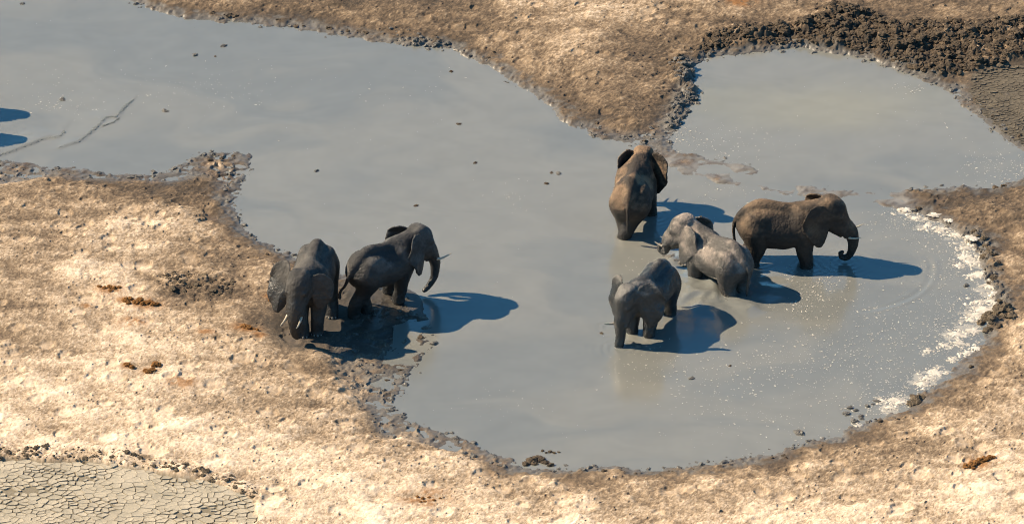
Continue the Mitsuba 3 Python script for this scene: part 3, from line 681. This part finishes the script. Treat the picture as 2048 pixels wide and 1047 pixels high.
ZONES = [  # outline numbers in CHURN, clods per square metre, size range, bsdf, group, label
    ([0], 80, .02, .16, 'clod_dark', 'dark clods of the churned bank at the top right', 'dark mud clod in the churned black bank along the top right of the small pool'),
    ([1], 28, .02, .11, 'clod_brown', 'dark clods of the churned patch on the left bank', 'dark dry clod in the churned patch of ground left of the elephants'),
    ([2], 40, .02, .14, 'clod_brown', 'dark clods behind the white foam on the right shore', 'dark clod on the right shore just behind the white foam'),
    ([3], 45, .02, .13, 'clod_grey', 'grey clods on the tip of the headland', 'wet grey clod on the headland edge left of the small pool'),
    ([4], 35, .02, .12, 'clod_grey', 'grey clods on the far shore of the main pond', 'grey mud clod on the far upper shore of the main pond'),
    ([5], 60, .015, .10, 'clod_brown', 'clods on the rim of the dried mud', 'brown clod on the crumbling rim above the cracked dry mud'),
]
rest = {'clod_dark': [], 'clod_brown': [], 'clod_grey': []}
budget = [110, 30, 45, 35, 35, 40]
for (idx, dens, lo_, hi_, bs, grp, lab), most in zip(ZONES, budget):
    c = scatter([CHURN[k] for k in idx], dens, lo_, hi_)
    c = c[look(SHORE, c[:, 0], c[:, 1]) > -0.12]
    c = c[np.argsort(-c[:, 2])]
    gz = ground_z(c[:, 0], c[:, 1])
    for k, ((x, y, r), z) in enumerate(zip(c, gz)):
        if k < most:
            key = one_lump('mud_clod', k, x, y, z + r * .02, r, bs, rng.uniform(.9, 1.5))
            tag(key, lab, 'clod', grp)
        else:
            rest[bs].append((x, y, z + r * .15, r))
# crumbs of mud along the waterlines and over the flats
for q, bs, dens in ((FLATS, 'clod_grey', 9),):
    c = scatter(q, dens, .02, .085, 3)
    for (x, y, r), z in zip(c, ground_z(c[:, 0], c[:, 1])):
        if z > -.02 and look(M_SHOAL, np.array([x]), np.array([y]))[0] < .3:
            rest[bs].append((x, y, z + r * .1, r))
for line, (off, wid) in ((POND, (0.12, .34)), (POOL, (0.1, .3))):
    P = np.asarray(line); Q = np.roll(P, -1, 0)
    for a, b in zip(P, Q):
        n = int(np.hypot(*(b - a)) * 12)
        if n < 1 or max(abs(a[0]), abs(b[0])) > 24:
            continue
        t = rng.random(n)[:, None]
        nn = np.array([b[1] - a[1], a[0] - b[0]]) / np.hypot(*(b - a))
        q = a + (b - a) * t + nn * rng.normal(0, wid, n)[:, None]
        z = np.maximum(ground_z(q[:, 0], q[:, 1]), -0.01)
        sd = look(SHORE, q[:, 0], q[:, 1])
        for (x, y), zz, s_ in zip(q, z, sd):
            if s_ > -.35 and look(M_SHOAL, np.array([x]), np.array([y]))[0] < .3 and fb(np.array([[x, y, 0.]]), .55, 2, 91)[0] > .43:
                r = .016 + .095 * rng.random() ** 3.6
                rest['clod_grey' if s_ < .25 else 'clod_dark'].append((x, y, zz + r * .1, r))
for bs, nm, lab in (('clod_dark', 'earth_crumbs', 'dark crumbs of earth strewn over the churned banks'), ('clod_brown', 'bank_crumbs', 'brown crumbs of earth on the left bank, the dry rim and behind the foam'), ('clod_grey', 'mud_crumbs', 'grey crumbs of wet mud along the waterlines')):
    V_, F_, o = [], [], 0
    for k, (x, y, z, r) in enumerate(rest[bs]):
        vf = LOW[k % 5]
        V_.append(placed(vf, x, y, z, r, rng.uniform(0, 6.28), rng.uniform(.8, 1.6))); F_.append(vf[1] + o); o += len(vf[0])
    scene[nm] = mikit.ply((np.concatenate(V_), np.concatenate(F_)), bs, smooth=False)
    tag(nm, lab, 'clods', kind='stuff')

# lumps afloat on the water, one by one
FLOAT = [(-11.49, 18.93, .10), (-12.57, 18.06, .10), (-11.77, 17.92, .05), (-19.86, 23.04, .08), (-17.49, 13.90, .10), (-13.43, 12.86, .10), (-7.38, 7.54, .08), (-3.57, 4.61, .07), (-1.40, 8.24, .07), (1.30, 6.47, .07), (1.75, 7.33, .10), (1.49, 7.42, .06), (-2.04, 11.68, .07), (-2.40, 16.50, .07), (-2.75, -6.34, .11), (4.36, -6.45, .15), (6.24, -8.89, .08), (9.76, -12.80, .14), (11.48, -11.45, .10), (12.54, -10.53, .09), (16.35, -1.88, .10), (7.61, -7.98, .05), (3.16, -5.55, .06)]
FLAB = ['grey lump on the open water at upper left, right-hand one of a loose pair', 'grey lump on the open water at upper left, left-hand one of a loose pair', 'tiny speck of mud between and just right of two grey lumps at upper left',
        'dark lump in the water close to the top left corner', 'black lump beside the white flecks above the two shadows at the left edge', 'lone dark lump right of the mud ridges on the left water',
        'small dark lump in open water right of the left mud spit', 'small lump in open water far above the head of the dark wet elephant', 'small lump in mid pond, upper left of three small groups', 'small dark lump below the close pair in mid pond',
        'larger right-hand lump of the close pair in mid pond', 'smaller left-hand lump of the close pair in mid pond', 'thin dark speck in the upper middle of the main pond', 'dark speck in the water just under the far shore clods',
        'muddy lump below the pointed shadow of the dark wet elephant', 'dark lump in the water between the legs and trunk of the wet grey elephant', 'brownish lump in the water right of the brown reflection of the wet grey elephant', 'long dark lump in the water near the lower right shore',
        'dark round lump just off the lower right shore', 'small dark lump off the right shore beside the lowest white foam', 'dark lump in the water left of the white foam on the right shore', 'tiny dark speck in the glittering water right of the wet grey elephant',
        'tiny dark speck left of the tusk of the wet grey elephant']
for (x, y, r), lab in zip(FLOAT, FLAB):
    tag(one_lump('floating_clod', int(rng.integers(6)), x, y, -.005, r, 'clod_grey' if r > .075 else 'clod_dark', 1.5), lab, 'clod')
# spattered heap by the sunken elephant, and mounds on the near shore
HEAPS = [([(5.79, 0.26, .16), (5.96, -0.02, .13), (5.67, 0.06, .10), (6.14, -0.18, .12), (5.58, 0.46, .07), (6.28, -0.38, .10), (5.91, 0.54, .06), (6.56, -0.70, .09)], 'clod_grey', 'lumpy heap of splashed mud behind the back of the wet grey elephant'),
         ([(7.32, -2.71, .13), (7.54, -2.47, .12), (7.20, -2.43, .10), (7.45, -2.94, .11), (7.66, -3.13, .10), (7.83, -3.25, .09), (7.97, -3.29, .07), (8.16, -3.13, .06)], 'clod_grey', 'broken mud piled against the hind leg of the sunken elephant'),
         ([(0.64, -14.77, .15), (0.84, -14.64, .14), (1.11, -14.88, .10), (0.44, -14.98, .10), (1.28, -15.05, .09), (0.98, -14.70, .12), (0.74, -14.94, .09)], 'clod_dark', 'dark mound of mud at the bottom edge of the pond'),
         ([(16.97, -4.25, .19), (17.09, -4.56, .17), (16.65, -4.75, .14), (17.60, -4.02, .18), (17.76, -4.56, .17), (17.30, -3.79, .15), (16.82, -5.40, .14), (17.33, -4.25, .2), (17.45, -4.56, .15), (16.81, -4.48, .13), (17.02, -4.94, .12), (17.69, -4.25, .12)], 'clod_brown', 'big dark mound of clods on the right shore below the foam'),
         ([(13.92, -10.49, .17), (13.72, -10.78, .14), (14.15, -10.31, .13), (13.96, -10.78, .11), (13.86, -10.27, .1)], 'clod_brown', 'dark mound beside the lowest white foam on the right shore'),
         ([(1.28, -14.12, .06), (1.42, -14.19, .05), (1.03, -14.05, .05), (1.15, -14.19, .04), (1.59, -14.15, .04)], 'clod_dark', 'row of dark bits in the water near the bottom shore'),
         ([(11.41, -11.42, .07), (11.61, -11.03, .08), (11.80, -11.21, .07), (12.22, -10.92, .07), (12.40, -10.78, .05), (11.95, -11.63, .07), (11.69, -11.99, .1)], 'clod_grey', 'scatter of wet lumps just off the lower right shore')]
for pts, bs, lab in HEAPS:
    key = numbered('mud_heap')
    tag(key, lab, 'mud heap')
    for k, (x, y, r) in enumerate(pts):
        z = max(float(ground_z(x, y)[0]), 0.0)
        one_lump('lump', k, x, y, z + r * .25, r, bs, 1.3, key)
# ridges of thick mud pushed up by the pair past the left edge
for line, wide, lab in zip(RIDGES, (.036, .034, .022, .02), ('longer left-hand ridge of pushed up mud on the water at the left edge', 'right-hand broken ridge of pushed up mud on the water at upper left', 'faint low ripple of mud between the two larger ridges at left', 'short faint ripple of mud beside the right-hand ridge at left')):
    L = np.asarray(line)
    ms = []
    for a, b in zip(L[:-1], L[1:]):
        for t in np.arange(0, 1, .03 / np.hypot(*(b - a))):
            r = wide * rng.uniform(.5, 1.25)
            q = a + (b - a) * t + rng.normal(0, .02, 2)
            vf = LOW[int(rng.integers(5))]
            ms.append((placed((vf[0] * (1, 1, .75), vf[1]), q[0], q[1], .02, r, math.atan2(b[1] - a[1], b[0] - a[0]) + rng.normal(0, .3), 1.9), vf[1]))
    tag(put('mud_ridge', join(ms), 'ridge_mud', smooth=False), lab, 'mud ridge')
# dung: fibrous boluses
DPILES = [([(-13.74, -4.18, .12), (-13.57, -4.10, .10), (-13.38, -4.33, .12), (-13.21, -4.18, .13), (-13.02, -4.29, .12), (-12.88, -4.21, .10), (-12.73, -4.37, .12), (-12.59, -4.33, .08), (-13.62, -4.41, .08), (-13.12, -4.44, .09)], 'long crumbled heap of orange brown dung on the left bank'),
          ([(-14.75, -3.09, .07), (-14.56, -3.25, .08), (-14.38, -3.17, .10), (-14.20, -3.29, .09), (-14.02, -3.21, .07), (-14.33, -3.44, .07)], 'low trampled dung heap left of the long orange one on the left bank'),
          ([(-12.32, -9.04, .15), (-12.44, -9.41, .12), (-12.57, -9.55, .11), (-12.68, -9.44, .09)], 'tight clump of round brown dung balls on the pale sand at left'),
          ([(-13.29, -9.11, .10), (-13.16, -9.26, .09), (-13.40, -9.04, .06)], 'small pair of dung balls just left of the round clump on the pale sand'),
          ([(-9.45, -5.93, .10), (-9.29, -6.00, .11), (-9.13, -6.04, .08), (-8.97, -6.11, .06)], 'brown dung on the left bank nearest the feet of the elephant facing the camera'),
          ([(15.19, -15.90, .12), (15.35, -15.76, .13), (15.51, -15.63, .12), (15.68, -15.49, .14), (15.84, -15.39, .12), (16.01, -15.32, .10), (15.40, -15.97, .08), (16.15, -15.29, .06)], 'orange brown dung heap on the pale sand at lower right'),
          ([(-8.56, -3.48, .08), (-8.44, -3.60, .07), (-8.64, -3.68, .05)], 'small dung lump by the ear tip of the elephant facing the camera'),
          ([(-3.13, -17.74, .05), (-2.95, -17.88, .06), (-2.75, -17.81, .05), (-2.58, -18.01, .05), (-2.88, -18.11, .05), (-2.38, -17.84, .04), (-3.01, -18.14, .04)], 'flattened scatter of orange dung crumbs at the bottom edge of the picture')]
for pts, lab in DPILES:
    key = numbered('dung_pile')
    tag(key, lab, 'dung')
    for k, (x, y, r) in enumerate(pts):
        one_lump('dung_ball', k, x, y, float(ground_z(x, y)[0]) + r * .3, r, 'dung_brown', 1.15, key)


# white foam against the right shore
def foam(x, y, r, seed, stretch):
    n = 56
    a = np.linspace(0, 2 * np.pi, n, endpoint=False)
    k = .9 + 1.5 * (fb(np.stack([np.cos(a) * 1.4 + seed * 3.1, np.sin(a) * 1.4, a * 0 + seed], -1), 1.2, 3, 5) - .5) + 1.1 * (fb(np.stack([np.cos(a), np.sin(a), a * 0 + seed * 1.7], -1), 4.5, 3, 6) - .5)
    V_ = [(0, 0, .03)]
    for f, h in ((.45, .028), (.8, .018), (1.0, -.006)):
        V_ += [(f * k[i] * r * stretch * math.cos(a[i]), f * k[i] * r * math.sin(a[i]), h) for i in range(n)]
    V_ = np.array(V_)
    V_[:, 2] += (fb(V_ * 1.0 + seed, 9.0, 2, 4) - .5) * .03 * (V_[:, 2] > 0)
    F_ = [(0, 1 + i, 1 + (i + 1) % n) for i in range(n)]
    for ring in range(2):
        o = 1 + ring * n
        for i in range(n):
            j_ = (i + 1) % n
            F_ += [(o + i, o + n + i, o + n + j_), (o + i, o + n + j_, o + j_)]
    V_[:, 0] += x; V_[:, 1] += y
    return V_, np.array(F_)


FOAM = [(16.41, 2.17, .30), (16.86, 1.59, .42), (16.63, 0.34, .34), (16.81, -0.10, .36), (17.01, -0.98, .40), (17.20, -1.92, .38), (17.36, -2.71, .34), (16.89, -3.75, .46), (16.61, -4.18, .34), (15.66, 3.65, .34), (15.37, 2.91, .30), (14.69, 4.19, .30), (15.74, -5.66, .34), (16.33, -6.79, .32), (15.77, -6.34, .24), (16.33, -5.40, .28), (15.23, -6.49, .22), (14.62, -6.90, .20), (16.21, -0.30, .18), (15.84, 2.58, .30), (14.97, 3.53, .24), (16.14, 3.15, .24), (16.56, 1.07, .24), (17.19, -3.17, .30), (16.31, -4.56, .26), (14.76, -8.46, .34), (14.43, -8.93, .26), (14.24, -9.33, .28), (13.35, -10.70, .30), (12.98, -11.06, .26), (12.74, -10.53, .20), (11.80, -12.34, .18), (15.98, -7.05, .24), (15.41, -7.57, .2), (13.19, -10.49, .24), (16.75, -3.17, .24), (16.65, -1.17, .16), (16.47, 0.46, .2)]
FOAM.sort(key=lambda q: -q[1])
NTH = ['topmost', 'second', 'third', 'fourth', 'fifth', 'sixth', 'seventh', 'eighth', 'ninth', 'tenth', 'eleventh', 'twelfth', 'thirteenth', 'fourteenth']
nth = 0
for k, (x, y, r) in enumerate(FOAM):
    z = max(float(ground_z(x, y)[0]), 0) + .012
    v_, f_ = foam(x, y, r * .62, k, 1.0 + .9 * rng.random())
    v_[:, 2] += z
    big = r >= .33
    key = put('foam_patch', (v_, f_), 'foam_white', smooth=40)
    if big:
        tag(key, 'large white foam raft on the right shore, ' + NTH[nth] + ('' if nth == 0 else ' from the top') + ' of its row', 'foam', 'large foam rafts on the right shore')
        nth += 1
    else:
        tag(key, 'small patch of white foam floating along the right shore', 'foam', 'small foam patches along the right shore')
# foam flecks
FLECK = [(16.64, 0.95, 1.2, 500), (16.76, -3.02, 1.4, 550), (16.00, -5.70, 1.3, 420), (15.43, 2.99, 1.3, 420), (14.58, 4.02, .9, 160), (13.95, 2.99, 1.1, 90), (15.87, -0.66, 1.0, 170), (15.03, -4.56, 2.2, 520), (13.62, -6.83, 2.6, 520), (12.40, -9.41, 2.4, 300), (13.79, -9.41, 1.5, 330), (13.00, -10.85, 1.1, 380), (10.99, -6.83, 2.2, 330), (9.36, -7.94, 2.0, 260), (7.94, -8.31, 1.8, 220), (6.49, -10.13, 1.8, 140), (4.81, -8.12, 1.3, 160), (10.31, -3.02, 1.4, 420), (11.12, -1.45, 1.1, 260), (9.49, -1.45, .9, 120), (8.14, -11.92, 2.2, 120), (10.17, -12.27, 2, 90), (6.23, 10.17, 1.1, 170), (7.77, 10.48, 1.6, 110), (9.47, 10.03, 1.6, 60), (8.16, 5.92, 1.4, 70), (4.82, -0.66, 1.0, 60), (-0.07, -10.49, 1.6, 60), (0.11, 5.07, 1.0, 40), (-17.66, 13.63, .9, 110), (-18.87, 15.24, 1.5, 60), (-16.12, 12.49, .8, 60), (-14.29, 14.09, 1.5, 40), (-12.63, 15.71, 2.2, 60), (-10.61, 14.55, 1.6, 70), (-7.47, 13.86, 3, 40), (-3.40, 15.01, 2.4, 30), (18.09, 8.06, 1.4, 220), (18.99, 7.63, 1.0, 150), (15.51, 11.59, 1.2, 30), (15.55, 14.78, .5, 60), (12.72, -4.56, 3, 260), (8.46, 8.50, .9, 40)]
fv_, ff_, o = [], [], 0
FLECK = [(*q, .006, .023) for q in FLECK] + [(x, y, r * 1.15, int(240 * r), .010, .062) for x, y, r in FOAM]
ang = np.arange(6) * np.pi / 3
for x, y, rad, n, ra, rb in FLECK:
    q = np.c_[x + rng.normal(0, rad * .62, int(n)), y + rng.normal(0, rad * .62, int(n))]
    q = q[look(SHORE, q[:, 0], q[:, 1]) < .05]
    for a, b in q:
        r = ra + rb * rng.random() ** 3.5
        st, tn = rng.uniform(1, 2.2), rng.uniform(0, 3.14)
        cx, cy = np.cos(ang) * r * st, np.sin(ang) * r
        zz = .008
        ring_ = np.stack([a + cx * math.cos(tn) - cy * math.sin(tn), b + cx * math.sin(tn) + cy * math.cos(tn), np.full(6, zz)], -1)
        fv_.append(np.vstack([ring_, [(a, b, zz + r * .5)]]))
        ff_.append(np.array([(k, (k + 1) % 6, 6) for k in range(6)]) + o); o += 7
scene['foam_flecks'] = mikit.ply((np.concatenate(fv_), np.concatenate(ff_)), 'foam_white', smooth=False)
tag('foam_flecks', 'tiny white foam bubbles drifting on the muddy water', 'foam', kind='stuff')

# plates of dried mud
from scipy.spatial import Voronoi
from shapely.geometry import Polygon


def plates(outline, cell, seed, stretch, lift):
    P = np.asarray(outline); lo, hi = np.maximum(P.min(0) - 1, (-19, -22)), np.minimum(P.max(0) + 1, (25, 26))
    g = np.random.default_rng(seed)
    n = int(np.prod(hi - lo) / cell**2)
    q = g.uniform(lo, hi, (n, 2)) * (1, stretch)
    for _ in range(2):      # even the sizes out a little
        v = Voronoi(q)
        for i, r in enumerate(v.point_region):
            reg = v.regions[r]
            if reg and -1 not in reg and len(reg) > 2:
                c = v.vertices[reg].mean(0)
                if np.hypot(*(c - q[i])) < cell:
                    q[i] = q[i] * .6 + c * .4
    v = Voronoi(q)
    out = []
    edge = Polygon(P)
    for i, r in enumerate(v.point_region):
        reg = v.regions[r]
        if not reg or -1 in reg:
            continue
        poly = Polygon(v.vertices[reg] / (1, stretch))
        if poly.area > 4 * cell**2 or not edge.contains(poly.centroid):
            continue
        gap = (.004 + .085 * max(0.0, float(fb(np.array([[*q[i], 0.0]]), .9, 3, 15)[0]) - .36)) * g.uniform(.6, 1.5) * (cell / .3) ** .7
        inner = poly.buffer(-gap - .02, join_style=1).buffer(.02, quad_segs=2)
        if inner.is_empty or inner.geom_type != 'Polygon' or inner.area < .2 * cell**2:
            continue
        xy = np.array(inner.simplify(.008).exterior.coords)[:-1]
        c = xy.mean(0)
        if Polygon(xy).exterior.is_ccw is False:
            xy = xy[::-1]
        m = len(xy)
        tilt, base = g.normal(0, .035, 2), lift + g.normal(0, .006)
        up = lambda w, e: base + e + (w - c) @ tilt
        wob = c + (xy - c) * (1 + g.normal(0, .02, (m, 1)))
        ins = c + (wob - c) * .82
        V_ = np.vstack([np.c_[wob, np.full(m, -.06)], np.c_[wob, [up(w, .012) for w in wob]], np.c_[ins, [up(w, .006) for w in ins]], [[*c, up(c, 0.0)]]])
        k = np.arange(m); k1 = (k + 1) % m
        F_ = np.vstack([np.c_[k, k1, k1 + m], np.c_[k, k1 + m, k + m], np.c_[k + m, k1 + m, k1 + 2 * m], np.c_[k + m, k1 + 2 * m, k + 2 * m], np.c_[k + 2 * m, k1 + 2 * m, np.full(m, 3 * m)]])
        out.append((c, inner.area, V_, F_))
    return out


def lay(pl):
    c = np.array([p[0] for p in pl])
    z = ground_z(c[:, 0], c[:, 1])
    return [(v_ + (0, 0, zz), f_) for (_, _, v_, f_), zz in zip(pl, z)]


one = plates(PAN, .265, 3, 1.25, .03)
order = np.argsort([-(p[1]) if (abs(p[0][0]) < 17.6 and p[0][1] > -19.2) else 9 for p in one])
one = [one[k] for k in order]
laid = lay(one)
for v_, f_ in laid[:300]:
    put('plate', (v_, f_), 'plate_mud', 'ground', smooth=False)
if len(laid) > 300:
    scene['ground__small_plates'] = mikit.ply(join(laid[300:]), 'plate_mud', smooth=False)
    tag('ground__small_plates', 'smaller plates of cracked dry mud', kind='stuff')
two = lay(plates(PAN2, .19, 5, 1.2, .015))
scene['ground__dark_plates'] = mikit.ply(join(two), 'plate_dark', smooth=False)
tag('ground__dark_plates', 'fine plates of darker cracked mud at the upper right', kind='stuff')
